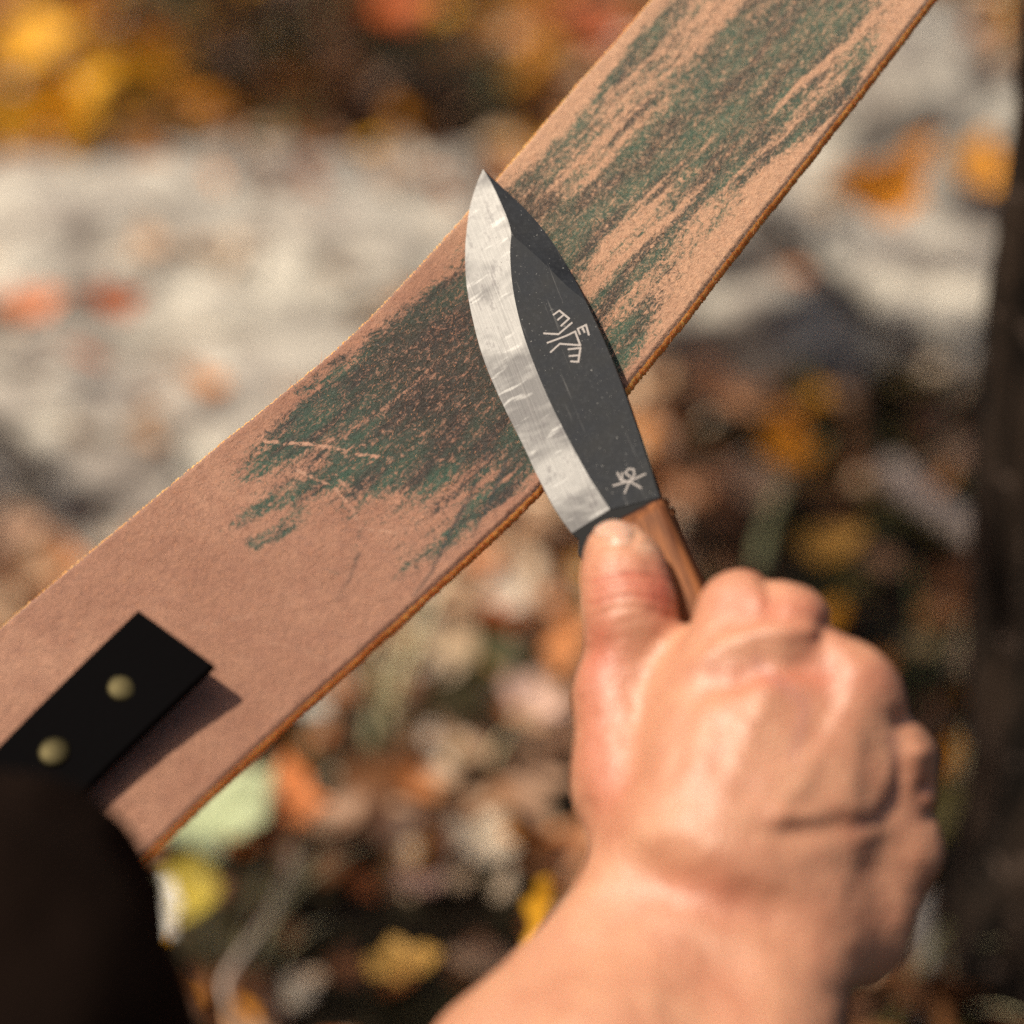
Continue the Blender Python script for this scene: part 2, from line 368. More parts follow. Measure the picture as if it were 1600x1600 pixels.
PAL = {'tan': [srgb(208, 170, 136), srgb(224, 194, 160), srgb(190, 148, 112), srgb(230, 206, 178), srgb(200, 158, 128)],
       'brown': [srgb(112, 70, 40), srgb(134, 88, 54), srgb(90, 56, 34), srgb(150, 100, 60)],
       'orange': [srgb(198, 122, 62), srgb(214, 140, 66), srgb(186, 110, 60), srgb(212, 150, 108)],
       'gold': [srgb(232, 166, 26), srgb(222, 148, 18), srgb(200, 128, 24)],
       'olive': [srgb(104, 92, 40), srgb(120, 110, 56), srgb(84, 82, 40)],
       'pale': [srgb(226, 212, 194), srgb(214, 200, 184), srgb(200, 186, 172)]}
def litter():
    """weights of the palettes over the ground, by place"""
    zones = [  # px, py, radius, density, palette weights tan brown orange gold olive pale
        (150, 100, 260, 1.0, (.05, .2, .15, .55, .05, 0)), (430, 110, 200, .5, (.1, .4, .05, .15, .3, 0)),
        (650, 150, 120, .25, (.0, .6, .1, .1, .2, 0)), (840, 70, 130, 1, (.15, .2, .35, .3, .0, 0)), (1430, 60, 160, .8, (.2, .3, .1, .2, .2, 0)),
        (250, 500, 300, .55, (.5, .08, .16, 0, 0, .26)), (230, 780, 260, 1.0, (.6, .08, .08, 0, .02, .22)), (50, 900, 160, .8, (.5, .25, .1, .05, .1, 0)),
        (1300, 380, 260, .4, (.4, .2, .2, .1, .0, .1)), (1150, 640, 150, .9, (.45, .25, .25, .05, 0, 0)), (1350, 700, 190, .4, (.15, .45, .05, .05, .3, 0)),
        (1300, 1000, 250, .3, (.15, .45, .05, .05, .3, 0)), (730, 1010, 200, 1.5, (.66, .08, .2, 0, 0, .06)), (760, 1200, 190, 1.8, (.8, .04, .04, 0, 0, .12)),
        (500, 1180, 160, .7, (.35, .2, .1, .05, .2, .1)), (480, 1330, 140, .75, (.42, .2, .14, .1, .08, .06)), (680, 1420, 180, .55, (.35, .35, .2, .05, .05, 0)),
        (520, 1560, 230, .28, (.2, .5, .1, .1, .1, 0)), (1450, 1400, 200, .15, (.1, .6, .05, .0, .1, .15))]
    keys = ['tan', 'brown', 'orange', 'gold', 'olive', 'pale']
    VV, QQ, CC = [], [], []; off = 0
    tmpl = [leaf_grid(6, 5, 1, w_, c_, f_, wv) for w_, c_, f_, wv in ((.55, .25, .2, .04), (.7, .5, .3, .05), (.6, -.3, .25, .06), (.8, .7, .5, .03), (.45, .4, .6, .05))]
    n = 0; tries = 0
    while n < 7000 and tries < 60000:
        tries += 1
        if rng.random() < .72:
            px, py = rng.uniform(-350, 1950), rng.uniform(-330, 1900)
            p = on_ground(px, py, 0)
        else:
            p = np.array([rng.uniform(-2.6, 2.6), rng.uniform(-.8, 5.2), 0]); px, py, _ = to_px(p) if p[1] > .3 else (-500, 2500, 1)
        ws = np.array([math.exp(-((px - z[0]) ** 2 + (py - z[1]) ** 2) / (2 * (z[2] * .7) ** 2)) for z in zones]) + 1e-5
        if ws.max() < .02: dens, pw = .5, np.array([.4, .3, .12, .08, .08, .02])
        else:
            ws /= ws.sum(); dens = sum(a * z[3] for a, z in zip(ws, zones)); pw = sum(a * np.array(z[4]) for a, z in zip(ws, zones))
        if rng.random() > dens * .66: continue
        if any((p[0] - q[0]) ** 2 + (p[1] - q[1]) ** 2 < .0016 for q in NAMED) and rng.random() < .85: continue
        k = keys[rng.choice(6, p=pw / pw.sum())]; c = np.array(PAL[k][rng.integers(len(PAL[k]))]) * rng.uniform(.75, 1.1)
        Vt, Qt = tmpl[rng.integers(5)]
        L = rng.uniform(.018, .046) * (1.25 if p[1] > 1.7 else 1)
        M = rotm(rng.normal(0, .5), rng.normal(0, .45), rng.uniform(0, 6.283))
        zz = rng.uniform(.006, .04); on_stone = False
        for c_, s_ in STONES:
            q_ = ((p[0] - c_[0]) / (s_[0] * .5)) ** 2 + ((p[1] - c_[1]) / (s_[1] * .5)) ** 2
            if q_ < 1.0: zz = max(zz, c_[2] + s_[2] * .5 * (1 - q_) ** .4 + .004); on_stone = True
        if on_stone and rng.random() < .86: continue
        VV.append((Vt * L) @ M.T + p + np.array([0, 0, zz])); QQ.append(Qt + off); off += len(Vt)
        CC.append(np.repeat(c[None], len(Vt), 0)); n += 1
    me = mesh_np(np.vstack(VV), np.vstack(QQ)); cattr(me, 'col', np.vstack(CC))
    link('leaf_litter', me, LEAF, kind='stuff', label='carpet of dry tan and brown fallen leaves on the forest soil', cat='leaf litter')
def grass():
    VV, QQ, CC = [], [], []; off = 0
    spots = [(390, 1540, 40, 14, 1), (620, 1250, 60, 12, 0), (560, 1200, 60, 10, 0), (1330, 760, 160, 14, 0), (1420, 1150, 80, 12, 0),
             (480, 120, 200, 60, 0), (1480, 150, 90, 40, 0), (330, 900, 40, 12, 0), (1400, 1560, 80, 20, 1)]
    for x, y, r, k, pale in spots:
        for _ in range(k):
            p = on_ground(rng.normal(x, r), rng.normal(y, r * .6), 0)
            L = rng.uniform(.05, .13); wd = rng.uniform(.0016, .0035); a = rng.uniform(0, 6.28); b = rng.uniform(.4, 1.3)
            c = np.array(srgb(200, 190, 150) if rng.random() < (.75 if pale else .25) else random.choice([srgb(92, 104, 56), srgb(120, 120, 66), srgb(70, 90, 60)])) * rng.uniform(.7, 1.1)
            t = np.linspace(0, 1, 6); th = b * t
            X = np.cumsum(np.r_[0, np.sin(th[1:])]) * L / 5; Z = np.cumsum(np.r_[0, np.cos(th[1:])]) * L / 5
            side = wd * (1 - t * .85)
            A = np.stack([X * math.cos(a) - side * math.sin(a), X * math.sin(a) + side * math.cos(a), Z], 1) + p
            B = np.stack([X * math.cos(a) + side * math.sin(a), X * math.sin(a) - side * math.cos(a), Z], 1) + p
            VV += [A, B]; i = np.arange(5) + off; QQ.append(np.stack([i, i + 1, i + 7, i + 6], 1)); off += 12; CC.append(np.repeat(c[None], 12, 0))
    me = mesh_np(np.vstack(VV), np.vstack(QQ)); cattr(me, 'col', np.vstack(CC))
    link('grass', me, mat_grass(), kind='stuff', label='sparse straw coloured and green grass blades among the leaves', cat='grass')
grass()

# ---- leaves that can be told apart, each its own thing
def tube(pts, rad, n=8):
    pts = np.array(pts, float); m = len(pts); rad = np.broadcast_to(rad, (m,)); V = []
    for i in range(m):
        t = nrm(pts[min(i + 1, m - 1)] - pts[max(i - 1, 0)]); a = nrm(np.cross(t, [.31, .2, .93])); b = np.cross(t, a)
        for k in range(n):
            q = 2 * math.pi * k / n; V.append(pts[i] + rad[i] * (a * math.cos(q) + b * math.sin(q)))
    Fc = [(i * n + k, i * n + (k + 1) % n, (i + 1) * n + (k + 1) % n, (i + 1) * n + k) for i in range(m - 1) for k in range(n)]
    Fc += [tuple(range(n))[::-1], tuple((m - 1) * n + k for k in range(n))]
    return mesh(V, Fc)
STEM = mat_twig('leaf_stem', srgb(130, 80, 44), srgb(170, 116, 66))
NAMED = []
def one_leaf(px, py, z, length, width, rgb, rot, label, curl=.35, fold=.3, lobes=0):
    z += .012; p = on_ground(px, py, z); NAMED.append(p)
    e = bpy.data.objects.new('fallen_leaf', None); COL.objects.link(e); e.empty_display_size = .02
    e.location = p; e.rotation_euler = rot; tag(e, label, 'leaf', 'single fallen leaves')
    V, Q = leaf_grid(22, 11, length, width, curl, fold, .04, lobes or random.choice([0, 2, 2.5, 3, 4]))
    V = V + (np.stack([fbm(V * 60 + px * .37, 2), fbm(V * 60 + py * .31, 2), fbm(V * 45 + px * .7, 2)], 1) - .5) * np.array([.12, .16, .3]) * length
    me = mesh_np(V, Q); c = np.array(srgb(*rgb)); j = .85 + .3 * fbm(V * 90 + px, 3)
    cattr(me, 'col', c[None] * j[:, None]); link('leaf_blade', me, LEAF, e)
    zb = float(V[len(V) // 28 * 0 + 4][2])
    link('stem', tube([(-length * .5, 0, zb), (-length * .66, .002, zb + .003), (-length * .82, .004, zb + .002)], [.0012, .001, .0009], 6), STEM, e)
one_leaf(852, 1425, .16, .036, .016, (232, 168, 40), (0, R(-80), R(25)), 'narrow yellow leaf standing upright just left of the forearm', .2, .5)
one_leaf(345, 1268, .065, .064, .050, (196, 206, 160), (R(8), R(-12), R(30)), 'broad pale green leaf just below the strop edge')
one_leaf(295, 1385, .05, .044, .036, (208, 184, 70), (R(5), R(-10), R(80)), 'olive yellow leaf under the pale green leaf')
one_leaf(238, 1432, .05, .040, .026, (240, 234, 222), (R(5), R(-20), R(60)), 'curled whitish leaf near the dark sleeve')
one_leaf(460, 1245, .06, .042, .028, (240, 146, 84), (R(5), R(-15), R(100)), 'orange leaf right of the pale green leaf')
one_leaf(632, 1508, .05, .034, .028, (232, 178, 86), (R(0), R(-8), R(10)), 'round ochre leaf on dark soil at the bottom of the photo')
one_leaf(655, 1385, .05, .030, .026, (214, 172, 148), (R(-10), R(15), R(40)), 'small pinkish tan leaf above the round ochre leaf')
one_leaf(568, 1385, .03, .03, .02, (176, 96, 44), (R(30), R(20), R(95)), 'rust brown leaf left of the small pinkish leaf')
one_leaf(755, 1310, .06, .034, .030, (248, 226, 194), (R(15), R(-10), R(70)), 'bright cream leaf in the sunlit litter left of the wrist')
one_leaf(478, 1105, .05, .036, .022, (232, 228, 214), (R(20), R(25), R(60)), 'white leaf touching the lower edge of the strop')
one_leaf(1228, 690, .08, .055, .036, (246, 152, 14), (R(10), R(-20), R(100)), 'vivid orange yellow leaf on dark soil above the knuckles', .4, .2)
one_leaf(1380, 285, .18, .088, .062, (250, 158, 24), (R(12), R(-14), R(40)), 'large orange yellow leaf lying on the tall pale stone', .5, .3, 2)
one_leaf(1535, 262, .15, .07, .05, (244, 168, 60), (R(10), R(-10), R(80)), 'orange leaf half hidden by the dark tree trunk', .4, .3)
one_leaf(1130, 612, .05, .06, .045, (206, 148, 104), (R(15), R(20), R(30)), 'broad tan leaf right of the knife spine')
one_leaf(1300, 845, .04, .042, .034, (206, 150, 62), (R(15), R(-10), R(20)), 'ochre leaf on dark ground above the middle knuckle')
one_leaf(1375, 880, .04, .034, .03, (172, 128, 92), (R(5), R(10), R(60)), 'dull brown leaf beside the ochre leaf')
one_leaf(885, 985, .10, .045, .018, (228, 150, 92), (R(10), R(-75), R(60)), 'upright orange tan leaf against the left side of the thumb', .3, .5)
one_leaf(835, 1090, .06, .036, .030, (222, 184, 166), (R(10), R(15), R(-20)), 'pale pink leaf left of the hand')
one_leaf(700, 1015, .05, .05, .036, (216, 186, 150), (R(15), R(15), R(60)), 'pale cream leaf below the strop beside an orange brown leaf')
one_leaf(790, 960, .05, .042, .034, (196, 96, 44), (R(20), R(20), R(120)), 'orange brown leaf beside the pale cream leaf below the strop')
one_leaf(172, 475, .16, .05, .03, (216, 112, 54), (R(30), R(20), R(60)), 'rust orange leaf on the broad pale stone at left')
one_leaf(140, 560, .12, .075, .022, (200, 104, 46), (R(20), R(30), R(70)), 'long brown orange leaf under the rust orange leaf at left', .2, .5)
one_leaf(320, 590, .08, .035, .026, (222, 148, 80), (R(15), R(20), R(20)), 'small light orange leaf on the low pale stone')
one_leaf(50, 475, .12, .05, .03, (222, 140, 96), (R(20), R(0), R(10)), 'salmon coloured leaf on stone at the left border')
one_leaf(912, 32, .10, .13, .08, (232, 130, 84), (R(30), R(20), R(50)), 'large coral red leaf at the top beside the strop edge', .4, .3)
one_leaf(620, 10, .06, .09, .06, (208, 104, 44), (R(20), R(0), R(30)), 'dark orange leaf at the top border above the stones', .4, .3)
one_leaf(1440, 1010, .03, .03, .024, (168, 142, 96), (R(0), R(10), R(60)), 'small khaki leaf right of the knuckles')
for px, py, s_ in ((60, 70, .10), (130, 190, .10), (240, 60, .09), (30, 190, .1), (300, 150, .07), (180, 110, .1)):
    one_leaf(px, py, random.uniform(.05, .14), s_, s_ * .7, random.choice([(236, 160, 22), (222, 140, 16), (240, 176, 40)]), (R(random.uniform(10, 50)), R(random.uniform(-30, 30)), random.uniform(0, 6)),
             'blurred golden leaf in the heap at the top left, behind the stones', .4, .3)
for px, py, s_ in ((780, 70, .08), (830, 110, .07), (760, 25, .08)):
    one_leaf(px, py, random.uniform(.04, .1), s_, s_ * .7, (218, 150, 40), (R(random.uniform(10, 40)), R(random.uniform(-30, 30)), random.uniform(0, 6)),
             'blurred golden leaf at the top left of the strop', .4, .3)

litter()

# ---- twigs
def twig(pts, r0, r1, mat, label):
    P = crom(pts, 18); base = P[0].copy()
    me = tube(P - base, np.linspace(r0, r1, 18), 8); o = link('twig', me, mat, label=label, cat='twig', group='fallen twigs'); o.location = base
DT = mat_twig('dark_twig', (.03, .02, .012), (.07, .045, .03)); PT = mat_twig('pale_twig', srgb(150, 132, 116), srgb(196, 178, 164))
twig([on_ground(1190, 330, .19), on_ground(1260, 400, .17), on_ground(1340, 480, .14), on_ground(1480, 560, .10)], .006, .004, DT, 'thin dark twig crossing the stones right of the strop')
twig([on_ground(1390, 735, .05), on_ground(1450, 785, .05), on_ground(1540, 850, .04)], .011, .009, PT, 'short pale stick lying on dark ground by the tree trunk')
twig([on_ground(-60, 640, .10), on_ground(20, 690, .08), on_ground(70, 760, .06)], .007, .005, DT, 'dark twig at the left border above the strop')
twig([on_ground(1180, 900, .06), on_ground(1215, 780, .07), on_ground(1290, 690, .06)], .004, .003, mat_twig('mossy_twig', srgb(110, 108, 70), srgb(140, 140, 104)), 'thin grey green twig above the index knuckle')
twig([on_ground(390, 1600, .05), on_ground(350, 1540, .07), on_ground(420, 1430, .06), on_ground(470, 1320, .05)], .0018, .0012, PT, 'thin pale stalk at the bottom beside the dark sleeve')

# ---- tree trunk at the right border
def tree():
    e = bpy.data.objects.new('tree', None); COL.objects.link(e); e.location = (.306, .80, -.03)
    tag(e, 'dark rough barked tree trunk along the right border of the photo', 'tree')
    nh, na = 240, 96; H = 3.2
    z = np.linspace(0, H, nh); a = np.linspace(0, 2 * np.pi, na, endpoint=False)
    Zz, A = np.meshgrid(z, a, indexing='ij')
    P = np.stack([np.cos(A) * 3.0, np.sin(A) * 3.0, Zz * 6], -1).reshape(-1, 3)
    rid = np.abs(fbm(P * np.array([1.6, 1.6, .55]), 4) - .5) * 2; lum = fbm(P * .4 + 9, 3)
    r = .083 * (1 - .13 * Zz.ravel()) + .05 * np.exp(-Zz.ravel() * 14) + (np.clip(rid, 0, .35) - .2) * .035 + (lum - .5) * .03
    X = np.cos(A).ravel() * r - Zz.ravel() * .07; Y = np.sin(A).ravel() * r + Zz.ravel() * .02
    idx = np.arange(nh * na).reshape(nh, na); nx = np.roll(idx, -1, 1)
    Q = np.stack([idx[:-1], nx[:-1], nx[1:], idx[1:]], -1).reshape(-1, 4)
    link('trunk', mesh_np(np.stack([X, Y, Zz.ravel()], 1), Q), BARK, e)
    # unseen limbs and leaf clumps, added along the sun's path to shade chosen spots
    L_ = np.array(SUN); VV, QQ, CC = [], [], []; off = 0; tm = leaf_grid(4, 3, 1, .6, .3, .3); base = np.array(e.location)
    spots = [(1190, 880, .075, 1.9), (1340, 780, .10, 2.1), (1400, 950, .12, 2.2), (1300, 1120, .09, 2.0), (1500, 1250, .11, 2.3), (1450, 1500, .10, 2.0), (680, 1520, .06, 2.4), (840, 1560, .06, 2.3),
             (650, 175, .11, 2.6), (430, 140, .13, 2.9), (520, 40, .12, 2.8), (1500, 700, .1, 2.1), (20, 880, .06, 2.6), (230, 400, .035, 2.5), (90, 345, .03, 2.4), (330, 470, .022, 2.5), (560, 330, .02, 2.6)]
    for x, y, r_, zc in spots:
        g_ = on_ground(x, y, 0) if zc > 0 else at(x, y, -zc); c = g_ + L_ * ((zc if zc > 0 else 2.0 - g_[2]) / L_[2]); zc = abs(zc) if zc > 0 else 2.0
        for _ in range(int(105 * (r_ / .1) ** 2)):
            d = rng.normal(0, 1, 3); d = d / np.linalg.norm(d) * rng.random() ** .4 * r_ * np.array([1, 1, 1.6]); Lf = rng.uniform(.03, .055)
            V = (tm[0] * Lf) @ rotm(rng.normal(0, .6), rng.normal(0, .5), rng.uniform(0, 6.28)).T + c + d - base
            VV.append(V); QQ.append(tm[1] + off); off += len(V); CC.append(np.repeat(np.array([random.choice(PAL['gold'] + PAL['olive'] + PAL['orange'])]), len(V), 0))
        s0 = np.array([-.07 * 1.5, .02 * 1.5, 1.5]) + np.array([0, 0, (zc - 1.9) * .9]); cc = c - base
        link('shade_limb', tube(crom([s0, s0 * .6 + cc * .4 + np.array([0, 0, .12]), cc], 10), np.linspace(.012, .003, 10), 6), BARK, e)
    me = mesh_np(np.vstack(VV), np.vstack(QQ)); cattr(me, 'col', np.vstack(CC)); link('shade_crown', me, LEAF, e)
tree()

# ================================================================== STROP
# centre line measured on the photograph: pixel and distance
CL = [(-150, 1395, .497), (142, 1121, .530), (410, 886, .557), (690, 640, .588), (870, 440, .607), (1010, 270, .624), (1145, 108, .640), (1330, -120, .662)]
S_W, S_T = .0700, .0034
CL = [(x, y, .607 + (d - .607) * .68) for x, y, d in CL]
cl3 = np.array([at(*c) for c in CL])
NL, NW = 1150, 190
cl = crom(cl3, 400); cl = resample(cl, NL)
T = np.gradient(cl, axis=0); T /= np.linalg.norm(T, axis=1)[:, None]
N0 = cam2w(nrm((-.16, .37, .91)))
Nn = N0[None] - (T @ N0)[:, None] * T; Nn /= np.linalg.norm(Nn, axis=1)[:, None]
Wd = np.cross(T, Nn)                                # towards the lower right edge
if (Wd @ RIGHT).mean() < 0: Wd = -Wd
def strop():
    e = bpy.data.objects.new('leather_strop', None); COL.objects.link(e); e.empty_display_size = .03
    e.location = cl[0]; tag(e, 'tan suede leather strop smeared with green compound, stretched diagonally across the photo', 'strop')
    sl = np.r_[0, np.cumsum(np.linalg.norm(np.diff(cl, axis=0), axis=1))]
    v = np.linspace(-1, 1, NW)
    ed = (fbm(np.stack([sl * 60, 0 * sl, 0 * sl], 1), 4) - .5) * .0005 + (rng.random(NL) - .5) * .00035
    ed2 = (fbm(np.stack([sl * 60, 0 * sl + 9, 0 * sl], 1), 4) - .5) * .0005 + (rng.random(NL) - .5) * .00035
    half = (S_W / 2 * np.interp(sl, [0, sl[-1]], [1.075, .965]))[:, None] + np.where(v[None] < 0, ed[:, None], ed2[:, None]) * np.abs(v[None]) ** 6
    off = half * v[None]
    SS, VV = np.meshgrid(sl, v, indexing='ij')
    uv = np.stack([SS, off, 0 * SS], -1).reshape(-1, 3)
    hz = (fbm(uv * np.array([40, 40, 1]), 3) - .5) * .0012 + (fbm(uv * np.array([420, 420, 1]), 3) - .5) * .00035 - smooth01(.955, 1.0, np.abs(VV.ravel())) ** 1.6 * .0013
    P = (cl[:, None] + Wd[:, None] * off[..., None]).reshape(-1, 3) + np.repeat(Nn, NW, 0) * hz[:, None]
    idx = np.arange(NL * NW).reshape(NL, NW)
    Q = np.stack([idx[:-1, :-1], idx[:-1, 1:], idx[1:, 1:], idx[1:, :-1]], -1).reshape(-1, 4)
    px, py, _ = to_px(P)
    # ---- compound smears: coverage over the strip, streaked along it
    wob = (fbm(uv * 55 + 3, 3) - .5)
    u2 = uv + np.stack([0 * wob, wob * .006, 0 * wob], 1)
    ang = uv[:, 1] + .30 * (uv[:, 0])                                     # strokes run a little across the strip
    stx = np.stack([uv[:, 0], uv[:, 1] - .12 * uv[:, 0], 0 * uv[:, 0]], 1) + wob[:, None] * .004
    st1 = fbm(stx * np.array([16, 150, 1]) + 2, 4); st2 = fbm(stx * np.array([40, 420, 1]) + 5, 3); bl = fbm(uv * np.array([28, 45, 1]) + 1, 3)
    along = uv[:, 0] - 0.0
    s_px = lambda x, y: sl[np.argmin(np.hypot(*(np.array(to_px(cl)[:2]) - np.array([[x], [y]]))))]
    s0, s1 = s_px(420, 880), s_px(610, 715)
    ramp = smooth01(s0 - .006, s1, along + (bl - .5) * .05 - uv[:, 1] * .25)
    vv = VV.ravel()
    s_k = s_px(900, 410)
    up = smooth01(s_k - .01, s_k + .03, along)                            # beyond the knife
    edge_l = smooth01(-1.0, -.76, vv + (bl - .5) * .45); edge_r = 1 - smooth01(.76, 1.10, vv + (bl - .5) * .6)
    sm = ramp * edge_l * edge_r * (.93 - .03 * up + 2.0 * (st1 - .48) + 1.1 * (st2 - .5) + .8 * (bl - .5))
    sm = np.clip(sm, 0, 1)
    dark = np.zeros_like(sm)
    def stroke(pts, wdt, val, soft=.95):
        nonlocal sm
        wdt = wdt * 1.35; d, t = seg_dist(px + wob * 26, py + wob * 22, pts)
        sm = np.maximum(sm, val * (1 - smooth01(wdt * (1 - soft), wdt, d)) * np.clip(.80 + 1.1 * (st2 - .4) + .6 * (bl - .5), 0, 1.0))
    for pts, wd_, vl in [
        ([(395, 850), (425, 835), (470, 790)], 19, 1.0), ([(405, 800), (440, 765), (490, 735)], 17, .9), ([(440, 830), (520, 765), (560, 745)], 14, .6),
        ([(470, 610), (560, 560), (700, 450), (745, 400)], 28, .85), ([(510, 690), (600, 610), (700, 540), (760, 500)], 30, .85), ([(560, 640), (660, 560), (755, 470)], 36, .95),
        ([(600, 680), (700, 620), (775, 560)], 32, .9), ([(620, 745), (700, 690), (800, 620)], 20, .8), ([(640, 700), (760, 640), (800, 600)], 26, .75), ([(700, 760), (800, 700), (830, 670)], 14, .55),
        ([(330, 730), (420, 660), (480, 620)], 15, .5), ([(370, 740), (400, 700), (450, 690)], 17, .55), ([(530, 715), (570, 700), (610, 690)], 9, .75),
        ([(530, 915), (555, 860), (570, 810)], 10, .6), ([(510, 890), (560, 905)], 6, .6), ([(600, 800), (640, 790)], 16, .45), ([(510, 1010), (525, 985)], 7, .4),
        ([(800, 310), (900, 220), (990, 130)], 20, .75), ([(850, 330), (960, 240), (1060, 140), (1130, 60), (1210, 0)], 20, .9), ([(870, 360), (900, 330), (960, 290)], 20, .85), ([(910, 270), (1010, 230), (1100, 130), (1230, -30)], 15, .85),
        ([(950, 340), (990, 305)], 15, .9), ([(885, 400), (910, 370)], 13, .9), ([(1050, 310), (1110, 250), (1150, 190)], 12, .65), ([(1000, 430), (1030, 405)], 14, .9), ([(915, 440), (930, 400)], 9, .8), ([(1060, 300), (1120, 240)], 9, .6),
        ([(1220, 130), (1260, 80), (1290, 45)], 12, .75), ([(940, 490), (960, 470)], 9, .7), ([(1130, 80), (1180, 20), (1220, -40)], 12, .6), ([(970, 150), (1010, 90)], 14, .5), ([(1350, 10), (1390, -10)], 16, .6)]:
        stroke(pts, wd_, vl * (.82 if pts[0][1] < 500 and pts[0][0] > 780 else 1.0))
    cx = 1.25 * np.exp(-(((px - 700) / 150) ** 2 + ((py - 570) / 125) ** 2)) + .8 * np.exp(-(((px - 850) / 60) ** 2 + ((py - 320) / 40) ** 2))
    sm = np.clip(sm + .48 * cx * edge_l * (.4 + st1), 0, 1); dark = np.clip(cx * (.55 + st1 * .5), 0, .85)
    ink = np.zeros_like(sm)
    for pts, wd_, vl in [([(725, 790), (700, 840), (672, 895), (645, 930)], 5, .8), ([(790, 720), (765, 785), (740, 838)], 5, .8), ([(740, 760), (724, 800)], 7, .6), ([(560, 865), (545, 905), (525, 940)], 5, .45)]:
        d, t = seg_dist(px + wob * 10, py, pts); ink = np.maximum(ink, vl * (1 - smooth01(wd_ * .3, wd_, d)) * (1 - .6 * t))
    scr = np.zeros_like(sm)
    for pts, wd_, vl in [([(415, 690), (500, 695), (560, 710), (605, 715)], 4.5, .8), ([(465, 735), (520, 760), (550, 795), (563, 825), (620, 833)], 4, .75), ([(300, 985), (360, 970), (410, 958)], 7, .35), ([(420, 1005), (470, 1015), (500, 1030)], 7, .3), ([(520, 740), (545, 765)], 4, .8), ([(810, 470), (830, 460)], 3, .4)]:
        d, t = seg_dist(px + wob * 12, py + wob * 8, pts); scr = np.maximum(scr, vl * (1 - smooth01(wd_ * .25, wd_, d)))
    # ---- cut edges and underside, closing the strip
    scr = scr * smooth01(.36, .58, fbm(uv * np.array([900, 900, 1]) + 11, 3)) * (.55 + .45 * smooth01(.35, .6, bl))
    G = P.reshape(NL, NW, 3); k = 5; rows = [P.reshape(NL, NW, 3)]
    topL, topR = G[:, 0], G[:, -1]; dn = -Nn * S_T
    for j in range(1, k + 1):
        t = j / k; bl_ = math.sin(math.pi * (t * .75 + .25)) * .0011 - .0007 * (1 - t) + (rng.random(NL) - .5) * .0005
        rows.append((topR + dn * t + Wd * bl_[:, None])[:, None])
    for j in range(k, 0, -1):
        t = j / k; bl_ = math.sin(math.pi * (t * .75 + .25)) * .0011 - .0007 * (1 - t) + (rng.random(NL) - .5) * .0005
        rows.append((topL + dn * t - Wd * bl_[:, None])[:, None])
    A = np.concatenate(rows, 1); m = A.shape[1]; idx = np.arange(NL * m).reshape(NL, m); nx = np.roll(idx, -1, 1)
    Q = np.stack([idx[:-1], nx[:-1], nx[1:], idx[1:]], -1).reshape(-1, 4)
    me = mesh_np(A.reshape(-1, 3) - cl[0], Q)
    mi = np.zeros((NL - 1, m), np.int32); mi[:, NW - 2:] = 1
    def full(a, fill=0.0):
        a = np.asarray(a, np.float32); w_ = a.shape[1:] if a.ndim > 1 else (); o_ = np.full((NL, m) + w_, fill, np.float32); o_[:, :NW] = a.reshape((NL, NW) + w_); return o_.reshape((NL * m,) + w_)
    vattr(me, 'strop_uv', full(uv))
    for nm_, ar in (('nap_sheen', smooth01(s_px(760, 560), s_px(960, 340), along)), ('smear', sm * np.clip(1 - scr * .8, 0, 1)), ('dark', dark), ('ink', ink), ('scratch', scr)): fattr(me, nm_, full(ar))
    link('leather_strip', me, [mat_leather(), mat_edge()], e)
    me.polygons.foreach_set('material_index', mi.ravel())
    # ---- loose fibres along the cut edges and over the suede
    V, Q = [], []; o = 0
    G = P.reshape(NL, NW, 3)
    for i in range(15000):
        a = rng.integers(150, NL - 5)
        if i < 5000:
            side = 0 if rng.random() < .4 else 1
            b0 = G[a, 0 if side == 0 else -1] - Nn[a] * rng.uniform(0, S_T); d = Wd[a] * (-1 if side == 0 else 1) * rng.uniform(.4, 1) + Nn[a] * rng.normal(0, .5) + T[a] * rng.normal(0, .8); L = rng.exponential(.0006) + .0003
        else:
            j = rng.integers(2, NW - 2); b0 = G[a, j]; d = Nn[a] * rng.uniform(.15, .6) + T[a] * rng.normal(0, .7) + Wd[a] * rng.normal(0, .7); L = rng.uniform(.0003, .0011)
        d = nrm(d); s = nrm(np.cross(d, [.3, .5, .8])) * .00004; m_ = b0 + d * L * .5 + T[a] * rng.normal(0, .00015); t_ = b0 + d * L
        V += [b0 - s, b0 + s, m_ + s, m_ - s, t_ + s * .5, t_ - s * .5]; Q += [(o, o + 1, o + 2, o + 3), (o + 3, o + 2, o + 4, o + 5)]; o += 6
    link('leather_fibre', mesh_np(np.array(V) - cl[0], np.array(Q)), mat_fibre(), e, kind='stuff')
    # ---- black strap riveted on the near end, its tip lifting off
    tip_t, tip_r = (215, 953), (333, 1038)
    i0 = int(np.argmin(np.hypot(*(np.array(to_px(cl)[:2]) - np.array([[262], [1010]])))))
    def on_strop(x, y, h):
        r = ray(x, y); i = int(np.argmin(np.hypot(*(np.array(to_px(cl)[:2]) - np.array([[x], [y]])))))
        c, n = cl[i] + Nn[i] * h, Nn[i]; return CAM + r * (((c - CAM) @ n) / (r @ n))
    L_edge = [(215, 953), (150, 1015), (75, 1088), (0, 1163), (-120, 1285), (-260, 1430)]
    R_edge = [(333, 1038), (262, 1106), (185, 1180), (108, 1256), (-10, 1372), (-150, 1510)]
    hs = [.0120, .0098, .0082, .0072, .007, .010]
    A = crom([on_strop(*p, h) for p, h in zip(L_edge, hs)], 40); B = crom([on_strop(*p, h) for p, h in zip(R_edge, hs)], 40)
    nv = 10; th = .0028; top = np.stack([A + (B - A) * t for t in np.linspace(0, 1, nv)], 1)
    nrmv = N0
